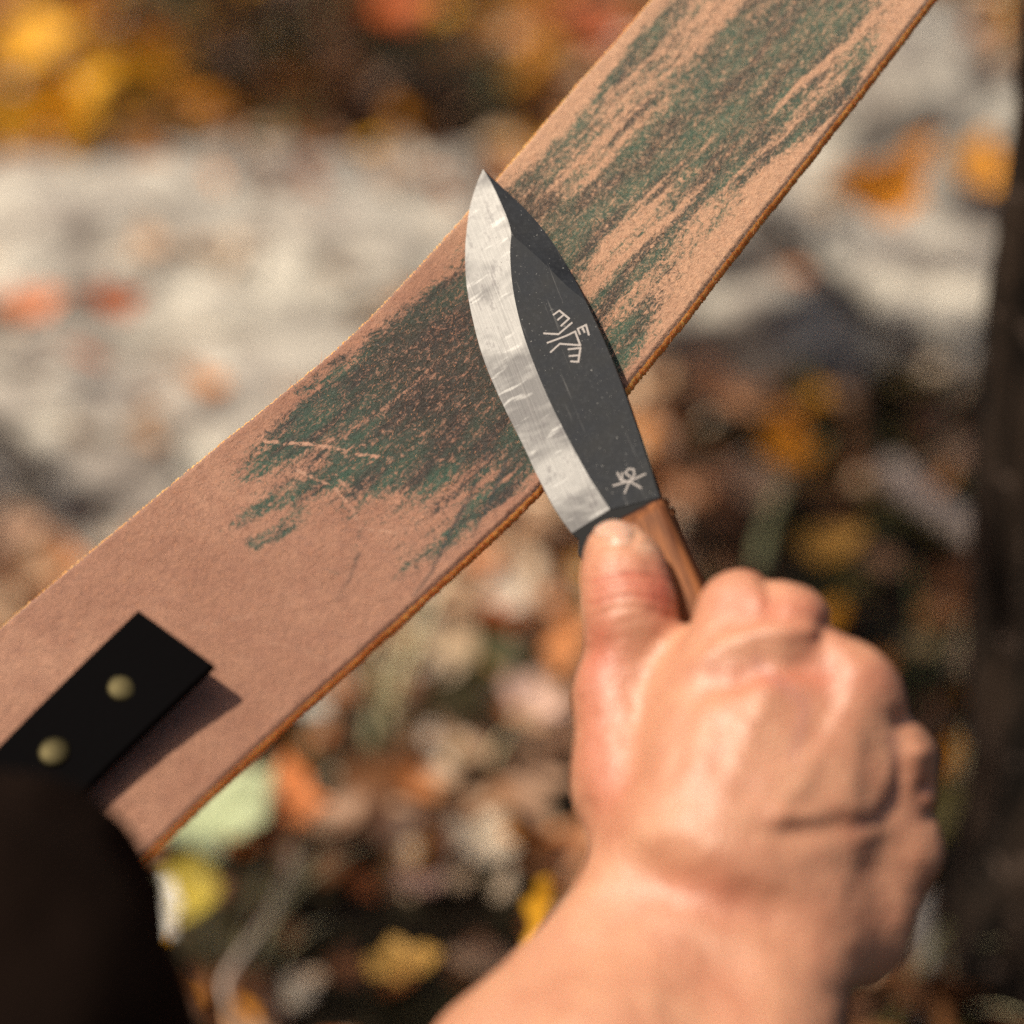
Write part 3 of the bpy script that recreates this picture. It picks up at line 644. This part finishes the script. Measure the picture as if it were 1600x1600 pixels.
    bot = top - nrmv * th; bev = .0005
    top[:, 0] += (B - A) * .008; top[:, -1] -= (B - A) * .008
    grid = np.concatenate([top, bot[:, ::-1]], 1); m = grid.shape[1]; idx = np.arange(40 * m).reshape(40, m); nx = np.roll(idx, -1, 1)
    q = [tuple(x) for x in np.stack([idx[:-1], idx[1:], nx[1:], nx[:-1]], -1).reshape(-1, 4)]
    q += [tuple(idx[0]), tuple(idx[-1][::-1])]
    strap = link('strap', mesh(grid.reshape(-1, 3) - cl[0], q), mat_strap(), e, smooth=False)
    br = mat_brass()
    for (x, y) in ((191, 1073), (84, 1174)):
        c = on_strop(x, y, (.0092 if x > 120 else .0079)); i = int(np.argmin(np.hypot(*(np.array(to_px(cl)[:2]) - np.array([[x], [y]])))))
        n, t_, w_ = Nn[i], T[i], Wd[i]; Vv, Ff = [], []
        prof = [(0, .00075), (.0014, .00072), (.0024, .0006), (.0031, .0004), (.0036, .0003), (.0039, .00005), (.0040, -.0018)]; na = 28
        for r_, z_ in prof:
            for k_ in range(na):
                q_ = 2 * math.pi * k_ / na; Vv.append(c - cl[0] + (t_ * math.cos(q_) + w_ * math.sin(q_)) * max(r_, 1e-5) + n * z_)
        for j in range(len(prof) - 1):
            for k_ in range(na): Ff.append((j * na + k_, j * na + (k_ + 1) % na, (j + 1) * na + (k_ + 1) % na, (j + 1) * na + k_))
        link('rivet', mesh(Vv, Ff), br, strap)
strop()

# ================================================================== KNIFE
Kp = int(np.argmin(np.hypot(*(np.array(to_px(cl)[:2]) - np.array([[850], [470]])))))
K_O = at(800, 560, 1.0)                                   # point on the cutting edge, moved onto the strop face
r_ = ray(775, 600); K_O = CAM + r_ * (((cl[Kp] + Nn[Kp] * .0010 - CAM) @ Nn[Kp]) / (r_ @ Nn[Kp]))
def on_plane(x, y, o, n, h=0.0):
    r = ray(x, y); return CAM + r * (((o + n * h - CAM) @ n) / (r @ n))
a_, b_ = on_plane(755, 265, K_O, Nn[Kp]), on_plane(975, 800, K_O, Nn[Kp])
KX = nrm(b_ - a_)                                          # tip -> butt
lift = R(11.5)
ky = nrm(np.cross(Nn[Kp], KX)); ky = ky if ky @ RIGHT > 0 else -ky
KY = ky * math.cos(lift) + Nn[Kp] * math.sin(lift)          # towards the spine
KZ = nrm(np.cross(KX, KY)); KZ = KZ if KZ @ Nn[Kp] > 0 else -KZ
KB = np.stack([KX, KY, KZ], 1)
def kl(x, y, h=0.0):                                       # pixel -> knife local coordinates at height h over the blade plane
    return (on_plane(x, y, K_O, KZ, h) - K_O) @ KB
def knife():
    right = np.linalg.det(KB) > 0
    e = frame_empty('knife', K_O, KX, KY if right else -KY, KZ, label='short knife with black blade, bright ground edge and wooden handle, lying on the strop', cat='knife')
    sg = 1.0 if right else -1.0
    loc = lambda p: np.array([p[0], sg * p[1], p[2]])
    tk = .0017
    edge = [(755, 264), (744, 290), (734, 325), (728, 370), (727, 415), (731, 460), (740, 505), (752, 550), (770, 598), (792, 645), (817, 695), (842, 748), (868, 797), (893, 833)]
    grind = [(755, 264), (769, 288), (783, 318), (794, 345), (799, 366), (797, 396), (800, 440), (808, 485), (822, 535), (842, 588), (866, 642), (893, 695), (920, 744), (944, 782), (953, 796)]
    spine = [(755, 264), (782, 290), (822, 328), (856, 368), (884, 412), (905, 450), (922, 485), (945, 535), (970, 597), (994, 665), (1014, 725), (1031, 777)]
    swed = [(799, 366), (828, 391), (858, 419), (886, 447), (915, 470)]
    def L(pts, n, h0, h1=None, fade=None):
        p = resample(crom([(*q, 0) for q in pts], 120)[:, :2], n); out = []
        for i, q in enumerate(p):
            h = h0 if fade is None else h0 * fade(i / (n - 1)); v_ = kl(q[0], q[1], h); out.append(loc(v_))
        return np.array(out)
    n = 60
    gi = [k for k, q in enumerate(grind) if q == (799, 366)][0]
    si = 6
    up_fade = lambda t: min(1, .12 + t * 5)
    E = L(edge, n, .00012); Gd = L(grind, n, tk, fade=up_fade)
    # bevel strip (top), flat strip, swedge strip
    SWl = np.vstack([L(grind[:gi + 1], 20, tk, fade=lambda t: .12 + .88 * t)[:-1], L(swed, 20, tk)])
    SWu = L(spine[:si] + [(915, 470)], len(SWl), tk * .20, fade=lambda t: (.5 + t * .7) if t < .80 else 1.06 + (t - .80) / .20 * (1 / .20 - 1.06))
    FLl = L(grind[gi:], n, tk); FLu = np.vstack([L(swed, 18, tk)[:-1], L([(915, 470)] + spine[si:], n - 17, tk)])
    def strip(a, b, flip=False):
        m = len(a); V = np.vstack([a, b]); Q = [(i, i + 1, m + i + 1, m + i) for i in range(m - 1)]; return V, Q
    mir = lambda a: a * np.array([1, 1, -1])
    def part(name, strips, mat, smooth=False):
        VV, QQ = [], []; o = 0
        for a, b in strips:
            V, Q = strip(a, b); VV.append(V); QQ += [tuple(i + o for i in f) for f in Q]; o += len(V)
        ob = link(name, mesh(np.vstack(VV), QQ), mat, e, smooth=False); return ob
    spl = L(spine, 50, tk, fade=lambda t: min(1, .15 + t * 2.0))
    nz = (fbm(np.stack([np.arange(n) * .9, np.zeros(n), np.zeros(n)], 1), 3) - .5) * .00012
    E[:, 1] += sg * nz
    part('bevel', [(E, Gd), (mir(E), mir(Gd)), (Gd[-1:].repeat(2, 0) * [[1, 1, 1], [1, 1, -1]], E[-1:].repeat(2, 0) * [[1, 1, 1], [1, 1, -1]])], mat_bevel())
    FM = mat_flat()
    part('blade_flat', [(FLl, FLu), (mir(FLl), mir(FLu)), (FLu[17:], mir(FLu[17:]))], FM)
    part('false_edge', [(SWl, SWu), (mir(SWl), mir(SWu)), (SWu, mir(SWu))], FM)
    # tang: black steel between the blade and the scales
    tp = [(953, 796), (1031, 777), (1030, 800), (1090, 960), (1248, 1345), (1225, 1410), (1160, 1400), (1010, 1110), (940, 960), (912, 880), (903, 866), (904, 842), (893, 833)]
    Vt = [loc(kl(x, y, tk - .0002)) for x, y in tp]; Vb = [v * np.array([1, 1, -1]) for v in Vt]; m = len(tp)
    link('tang', mesh(Vt + Vb, [tuple(range(m)), tuple(range(2 * m - 1, m - 1, -1))] + [(i, (i + 1) % m, m + (i + 1) % m, m + i) for i in range(m)]), mat_tang(), e, smooth=False)
    # handle scales, rounded section swept along the handle
    A = [kl(*p, .006) for p in ((1037, 778), (1062, 836), (1101, 918), (1150, 1040), (1210, 1190), (1268, 1345), (1262, 1400))]
    Bp = [kl(*p, .006) for p in ((925, 838), (938, 890), (965, 965), (1015, 1090), (1085, 1240), (1150, 1390), (1205, 1425))]
    A = crom(A, 60); Bp = crom(Bp, 60); wood = mat_wood()
    def scale_part(sign):
        V = []; m = 22
        for i in range(60):
            c = (A[i] + Bp[i]) / 2; hw = np.linalg.norm(A[i] - Bp[i]) / 2; ax = (A[i] - Bp[i]) / (2 * hw)
            th = .0072 * (1 - .12 * math.cos(i / 59 * math.pi * 2)) * (min(1, .80 + i / 14)) * min(1, .5 + (59 - i) / 12)
            for k in range(m):
                t = math.pi * k / (m - 1); cs, sn = math.cos(t), math.sin(t)
                X = math.copysign(abs(cs) ** .28, cs); Z = abs(sn) ** .34
                p = c + ax * hw * X; p = np.array([p[0], p[1], sign * (tk + .00005 + th * Z)]); V.append(loc(p))
        idx = np.arange(60 * m).reshape(60, m)
        Q = [tuple(q) for q in np.stack([idx[:-1, :-1], idx[:-1, 1:], idx[1:, 1:], idx[1:, :-1]], -1).reshape(-1, 4)]
        Q += [tuple(idx[0]), tuple(idx[-1][::-1])] + [(idx[i, 0], idx[i + 1, 0], idx[i + 1, -1], idx[i, -1]) for i in range(59)]
        o = link('handle_scale', mesh(V, Q), wood, e)
        bv = o.modifiers.new('b', 'BEVEL'); bv.width = .0005; bv.segments = 2; bv.limit_method = 'ANGLE'; bv.angle_limit = R(50)
        return o
    scale_part(1); scale_part(-1)
    # etched marks: thin strokes lying on the flat
    mk = mat_mark()
    def strokes(name, lines, w, to):
        V, Q = [], []; zz = tk
        for pl in lines:
            p = [loc(kl(*to(q), tk))[:2] for q in pl]
            for (p0, p1) in zip(p[:-1], p[1:]):
                d = p1 - p0; Ld = np.linalg.norm(d); d = d / Ld; nn = np.array([-d[1], d[0]]) * w; p0 = p0 - d * w * .7; p1 = p1 + d * w * .7; o = len(V)
                zz += 1.5e-6
                for z_ in (zz + .00003, zz - .0002):
                    for c in (p0 + nn, p1 + nn, p1 - nn, p0 - nn): V.append((*c, z_))
                Q += [(o, o + 1, o + 2, o + 3)] + [(o + i, o + (i + 1) % 4, o + 4 + (i + 1) % 4, o + 4 + i) for i in range(4)]
        link(name, mesh(V, Q), mk, e, smooth=False)
    c1 = lambda q: (820 + q[0] * .15, 440 + q[1] * .15)
    strokes('rune_mark', [[(300, 345), (360, 302), (462, 385), (380, 460)], [(408, 345), (345, 398)], [(490, 430), (352, 548), (200, 540)], [(236, 638), (430, 566), (525, 520), (578, 664), (365, 648), (270, 735)],
                          [(575, 548), (552, 492), (638, 452), (668, 556)], [(600, 476), (622, 528)], [(455, 706), (580, 692), (558, 836), (482, 832)], [(572, 768), (465, 776)]], .00026, c1)
    c2 = lambda q: (860 + q[0] * .1625, 700 + q[1] * .1625)
    strokes('letter_mark', [[(605, 362), (760, 318), (912, 250)], [(645, 238), (678, 312), (770, 325), (872, 384)], [(714, 432), (752, 340), (808, 255), (800, 205), (752, 200), (720, 240), (768, 278)], [(690, 240), (690, 300)]], .00023, c2)
knife()

# ================================================================== PERSON: hand, forearm, dark sleeve of the other arm
def surface_nets(vals, org, h):
    s = vals < 0; nx, ny, nz = vals.shape
    corner = [(i, j, k) for i in (0, 1) for j in (0, 1) for k in (0, 1)]
    C = lambda c, A: A[c[0]:nx - 1 + c[0], c[1]:ny - 1 + c[1], c[2]:nz - 1 + c[2]]
    cnt = sum(C(c, s).astype(np.int8) for c in corner); act = (cnt > 0) & (cnt < 8)
    I = np.argwhere(act); acc = np.zeros((len(I), 3)); num = np.zeros(len(I))
    vc = {c: vals[I[:, 0] + c[0], I[:, 1] + c[1], I[:, 2] + c[2]] for c in corner}
    for c in corner:
        for ax in range(3):
            if c[ax] == 0:
                d = list(c); d[ax] = 1; d = tuple(d); a, b = vc[c], vc[d]; m = (a < 0) != (b < 0)
                t = np.where(m, a / np.where(m, a - b, 1), 0); p = np.array(c, float)[None].repeat(len(I), 0); p[:, ax] = t
                acc[m] += p[m]; num[m] += 1
    V = org + (I + acc / num[:, None]) * h
    idx = -np.ones(act.shape, int); idx[tuple(I.T)] = np.arange(len(I)); Q = []
    for ax in range(3):
        a = np.moveaxis(s, ax, 0); cr = a[:-1] != a[1:]; e = np.argwhere(cr)
        e = e[(e[:, 1] > 0) & (e[:, 2] > 0) & (e[:, 1] < a.shape[1] - 1) & (e[:, 2] < a.shape[2] - 1)]
        id2 = np.moveaxis(idx, ax, 0); i, j, k = e.T
        q = np.stack([id2[i, j - 1, k - 1], id2[i, j, k - 1], id2[i, j, k], id2[i, j - 1, k]], 1)
        fl = a[i, j, k]; fl = ~fl if ax == 1 else fl
        q[~fl] = q[~fl][:, ::-1]; Q.append(q)
    Q = np.vstack(Q); Q = Q[(Q >= 0).all(1)]
    return V, Q
def lap(V, Q, it, f=.5):
    e = np.vstack([Q[:, [0, 1]], Q[:, [1, 2]], Q[:, [2, 3]], Q[:, [3, 0]]]); e = np.unique(np.sort(e, 1), axis=0)
    deg = np.bincount(e.ravel(), minlength=len(V))[:, None]
    for _ in range(it):
        s = np.zeros_like(V)
        for k in range(3): s[:, k] = np.bincount(e[:, 0], V[e[:, 1], k], len(V)) + np.bincount(e[:, 1], V[e[:, 0], k], len(V))
        V = V + f * (s / np.maximum(deg, 1) - V)
    return V
def vnormals(V, Q):
    n = np.cross(V[Q[:, 2]] - V[Q[:, 0]], V[Q[:, 3]] - V[Q[:, 1]]); N = np.zeros_like(V)
    for k in range(3):
        for c in range(4): N[:, k] += np.bincount(Q[:, c], n[:, k], len(V))
    return N / np.maximum(np.linalg.norm(N, axis=1)[:, None], 1e-12)
def smin(a, b, k):
    h = np.clip(.5 + .5 * (b - a) / k, 0, 1); return b + (a - b) * h - k * h * (1 - h)
def blob(groups, h, pad=.012):
    """groups: list of (k_inside, k_join, [ (a, b, ra, rb) ... ])"""
    P = np.vstack([np.array([c[0], c[1]]) for g in groups for c in g[2]]); r = max(max(c[2], c[3]) for g in groups for c in g[2])
    lo, hi = P.min(0) - r - pad, P.max(0) + r + pad; n = np.ceil((hi - lo) / h).astype(int) + 1
    ax = [lo[k] + np.arange(n[k]) * h for k in range(3)]
    X, Y, Z = np.meshgrid(*[a.astype(np.float32) for a in ax], indexing='ij'); tot = np.full(X.shape, .05, np.float32)
    for ki, kj, caps in groups:
        g = None
        for a, b, ra, rb in caps:
            ba = b - a; L = ba @ ba + 1e-12
            t = np.clip(((X - a[0]) * ba[0] + (Y - a[1]) * ba[1] + (Z - a[2]) * ba[2]) / L, 0, 1).astype(np.float32)
            d = np.sqrt((X - a[0] - t * ba[0]) ** 2 + (Y - a[1] - t * ba[1]) ** 2 + (Z - a[2] - t * ba[2]) ** 2) - (ra + t * (rb - ra))
            g = d if g is None else smin(g, d, ki)
        tot = smin(tot, g, kj)
    return surface_nets(tot, lo, h)

def person():
    H = lambda x, y, h: on_plane(x, y, K_O, KZ, h * .001)
    mm = .00104
    cap = lambda a, b, ra, rb: (H(*a), H(*b), ra * mm, rb * mm)
    wrist_r, wrist_u = (1035, 1392, 18), (1235, 1445, 12)
    body = [
        # back of the hand: four metacarpals
        cap((1156, 958, 19), (1062, 1310, 26), 9.8, 14), cap((1230, 982, 21), (1120, 1330, 28), 10.0, 14), cap((1322, 1072, 18), (1180, 1355, 24), 10.2, 14), cap((1372, 1190, 11), (1235, 1390, 17), 8.8, 13.5),
        # palm side, filling the fist
        cap((1130, 1080, 8), (1070, 1330, 8), 13, 15), cap((1250, 1140, 6), (1180, 1370, 6), 14, 15), cap((1335, 1250, 0), (1270, 1420, 2), 11, 15),
        # hypothenar bulge
        cap((1385, 1340, 0), (1328, 1448, 0), 11.0, 12.4), cap((1328, 1448, 0), (1235, 1455, 6), 12.2, 15),
        # thenar and thumb metacarpal
        cap((968, 1085, 13), (985, 1225, 12), 10.2, 12.3), cap((985, 1225, 12), (1035, 1345, 16), 12.5, 14.5), cap((1005, 1120, 13), (1090, 1090, 14), 10, 11), cap((1010, 1210, 14), (1080, 1200, 18), 11, 12),
        # wrist and forearm
        cap(wrist_r, wrist_u, 14.5, 16), cap(wrist_r, (815, 1690, 34), 14.5, 20), cap(wrist_u, (1150, 1700, 26), 15, 21), cap((1120, 1440, 17), (960, 1700, 36), 16, 23),
        cap((815, 1690, 34), (640, 1920, 52), 20, 25), cap((1150, 1700, 26), (1030, 1930, 45), 21, 28), cap((960, 1700, 36), (840, 1920, 52), 23, 27)]
    thumb = [cap((968, 1085, 13), (986, 985, 16), 10.0, 9.4), cap((986, 985, 16), (984, 945, 17.5), 9.6, 10.2), cap((984, 945, 17.5), (976, 895, 16), 10.0, 9.3), cap((976, 895, 16), (967, 866, 12.5), 9.3, 8.2), cap((1010, 1030, 11), (1100, 1030, 11), 6, 7)]
    def finger(m, p, d, t, r): return [cap(m, p, r, r * .93), cap(p, d, r * .92, r * .84), cap(d, t, r * .84, r * .74)]
    index = finger((1156, 958, 17), (1190, 1005, -15), (1095, 1030, -24), (1030, 1010, -10), 9.6)
    middle = finger((1232, 984, 18), (1278, 1050, -17), (1160, 1100, -27), (1075, 1080, -12), 9.8)
    ring = finger((1322, 1074, 15), (1350, 1140, -17), (1225, 1190, -27), (1130, 1160, -12), 9.6)
    body += [cap((1345, 1105, 12), (1385, 1195, 4), 9.5, 8.6)]
    body += [cap((1396, 1195, 2), (1392, 1300, -1), 8.6, 9.6)]
    little = finger((1376, 1192, 9), (1394, 1225, -14), (1290, 1285, -24), (1200, 1250, -12), 8.4)
    g = [(.0075, .001, body), (.005, .005, thumb), (.004, .003, index), (.004, .003, middle), (.004, .003, ring), (.004, .003, little)]
    V, Q = blob(g, .0010); V = lap(V, Q, 5)
    # ---- surface forms: tendons, folds and creases on the side that faces up
    N = vnormals(V, Q); px, py, _ = to_px(V); face = np.clip(-(N @ nrm(V.mean(0) - CAM)) * 1.6, 0, 1)
    disp = np.zeros(len(V))
    def ridge(pts, wd, amt, taper=True):
        nonlocal disp
        d, t = seg_dist(px, py, pts); k = np.exp(-(d / wd) ** 2)
        if taper: k *= np.sin(np.pi * np.clip(t * .94 + .03, 0, 1)) ** .5
        disp += amt * mm * k
    ridge([(1085, 1045), (1130, 1012), (1190, 992), (1285, 984), (1320, 1000)], 15, 1.7)      # skin ridge below the index and middle knuckles
    ridge([(1090, 1085), (1190, 1040), (1290, 1038)], 22, -2.2)
    ridge([(1290, 1030), (1305, 1100), (1270, 1190)], 30, -1.6)
    ridge([(1195, 895), (1205, 930), (1200, 965)], 13, -1.8); ridge([(1285, 965), (1285, 1010)], 15, -1.6)
    ridge([(1236, 1010), (1180, 1120), (1120, 1280)], 18, .5); ridge([(1150, 1030), (1100, 1130), (1070, 1260)], 19, .6); ridge([(1330, 1080), (1270, 1190), (1190, 1320)], 18, .6)
    ridge([(1402, 1165), (1412, 1195), (1407, 1235), (1378, 1280), (1340, 1292)], 13, -1.7)    # fold by the little finger
    ridge([(1345, 1150), (1320, 1250), (1345, 1270)], 26, 1.0)
    ridge([(1265, 1272), (1335, 1290)], 15, -.8)
    ridge([(1190, 1304), (1320, 1298)], 16, -1.0); ridge([(1200, 1275), (1300, 1276)], 12, 1.0)
    ridge([(1000, 1330), (1060, 1372), (1130, 1405), (1200, 1430), (1290, 1490)], 50, -1.2)      # wrist bend
    ridge([(1010, 1440), (1090, 1440), (1180, 1480), (1230, 1530)], 36, 1.4)
    ridge([(1010, 1010), (994, 1110), (985, 1240)], 24, -1.3)                                  # between thumb and index metacarpal
    ridge([(1436, 1226), (1455, 1228)], 8, -.7); ridge([(1445, 1272), (1470, 1275)], 11, -.7)
    ridge([(1300, 1555), (1350, 1545)], 18, -.8)
    ridge([(1440, 1165), (1425, 1180)], 14, 1.0)
    ridge([(915, 1005), (930, 1030)], 22, -.8); ridge([(905, 1250), (930, 1310)], 24, -.8)
    for k, (y, a, wd) in enumerate(((898, 1.3, 5.0), (914, 1.0, 5.0), (882, .6, 4.5), (932, 1.0, 6), (950, .7, 6), (866, .45, 4.5), (852, .35, 4.5))):
        ridge([(918, y + 14), (950, y + 3), (985, y - 3), (1020, y), (1052, y + 12)], wd, -a)
    ridge([(965, 975), (1010, 960), (1060, 965)], 8, -.4)
    ridge([(930, 858), (960, 848), (990, 838), (1000, 830)], 5, -.6)
    ring_ = np.abs(((px - 958) * math.cos(-.3) - (py - 830) * math.sin(-.3)) / 34) ** 2.6 + np.abs(((px - 958) * math.sin(-.3) + (py - 830) * math.cos(-.3)) / 20) ** 2.6
    disp -= .0006 * np.exp(-((ring_ - 1.25) / .35) ** 2)
    rim = np.zeros(len(V))
    for x_, y_, w_, a__ in ((1412, 1128, 18, -2.0), (1446, 1180, 16, .9), (1448, 1228, 9, -1.3), (1452, 1248, 10, .5), (1458, 1270, 11, -1.5), (1475, 1335, 30, .8), (1338, 1556, 14, -1.2), (1202, 892, 12, -1.2), (1300, 975, 15, -1.5)): rim += a__ * mm * np.exp(-((px - x_) ** 2 + (py - y_) ** 2) / w_ ** 2)
    V = V + N * (disp * face + rim)[:, None]; V = lap(V, Q, 1, .3)
    fine = (fbm(V * 300, 3) - .5) * .0006 + (fbm(V * 75 + 3, 2) - .5) * .0010
    V = V + N * fine[:, None]
    red = np.zeros(len(V)); pale = np.zeros(len(V)); vein_fold_shade = np.zeros(len(V))
    def spot(a, x, y, rx, ry, v, rot=0):
        c, s_ = math.cos(rot), math.sin(rot); X = (px - x) * c + (py - y) * s_; Y = -(px - x) * s_ + (py - y) * c
        a += v * np.exp(-(X / rx) ** 2 - (Y / ry) ** 2)
    for a in [(930, 1120, 45, 150, .5), (985, 900, 70, 40, .45), (1040, 930, 30, 50, .7), (1200, 950, 110, 35, .55), (1190, 1055, 110, 22, .5), (1290, 1050, 50, 50, .35), (1380, 1060, 40, 40, .35), (1250, 1440, 200, 120, .12),
              (940, 1010, 40, 60, .4), (1080, 1390, 90, 40, .35), (1440, 1230, 20, 60, .3), (960, 1240, 40, 60, .3)]: spot(red, *a)
    for a in [(965, 825, 35, 18, .55), (1010, 855, 16, 10, .4)]: spot(pale, *a)
    for pts, wd in (([(1398, 1150), (1405, 1230), (1345, 1290)], 9), ([(1180, 1030), (1260, 1100), (1240, 1180)], 9)):  # first line puts the little-finger fold's shade into the skin colour
        d, t = seg_dist(px, py, pts); vein_fold_shade += .35 * np.exp(-(d / wd) ** 2)
    for y in (897, 913, 929):
        d, t = seg_dist(px, py, [(925, y + 12), (985, y - 3), (1045, y + 8)]); red += .45 * np.exp(-(d / 4) ** 2)
    base = H(780, 2030, 58)
    me = mesh_np(V - base, Q); me.update()
    fattr(me, 'red', np.clip(red * face, 0, .9)); fattr(me, 'pale', np.clip(pale * face, 0, .8)); fattr(me, 'vein_fold_shade', np.clip(vein_fold_shade * face, 0, .7))
    p = link('person', me, mat_skin(), label='bare right hand and forearm, thumb laid along the knife handle', cat='person'); p.location = base
    # ---- dark sleeve of the other arm, gripping the strap end
    D = lambda x, y, d, r: (at(x, y, d), r * mm)
    S = [(D(70, 1385, .50, 15), D(10, 1480, .45, 27)), (D(10, 1480, .45, 27), D(-40, 1680, .40, 36)), (D(-40, 1680, .40, 36), D(-140, 2000, .36, 44)), (D(50, 1335, .515, 13), D(-90, 1330, .49, 20)),
         (D(112, 1385, .505, 10), D(72, 1480, .45, 22)), (D(-60, 1390, .48, 24), D(-80, 1600, .41, 38))]
    V2, Q2 = blob([(.010, .001, [(a[0], b[0], a[1], b[1]) for a, b in S])], .0022); V2 = lap(V2, Q2, 3)
    N2 = vnormals(V2, Q2); f = (fbm(V2 * np.array([60, 25, 25]), 3) - .5) * .007 + (fbm(V2 * 22 + 4, 2) - .5) * .010
    V2 = V2 + N2 * f[:, None]
    sl_ = link('dark_sleeve', mesh_np(V2 - base, Q2), mat_cloth(), p); sl_['label'] = 'dark sleeve of the other arm at the lower left corner'
    # ---- thumbnail, lying in its bed at the tip of the thumb
    nx_, ny_ = px - 958, py - 830; c_, s_ = math.cos(-.3), math.sin(-.3); ex, ey = (nx_ * c_ - ny_ * s_) / 32, (nx_ * s_ + ny_ * c_) / 19
    ins = (np.abs(ex) ** 2.6 + np.abs(ey) ** 2.6); keep = (ins[Q] < 1.0).all(1) & (face[Q] > .05).all(1); q_ = Q[keep]
    used, inv = np.unique(q_, return_inverse=True); Nn_ = vnormals(V, Q)
    vn = V[used] + Nn_[used] * (.00045 * np.clip(1.15 - ins[used], -.3, 1) ** .5 if False else (.0005 * np.sqrt(np.clip(1.02 - ins[used], 0, 1)) - .0001))[:, None]
    link('thumbnail', mesh_np(vn - base, inv.reshape(-1, 4)), mat_nail(), p)
    return p
person()
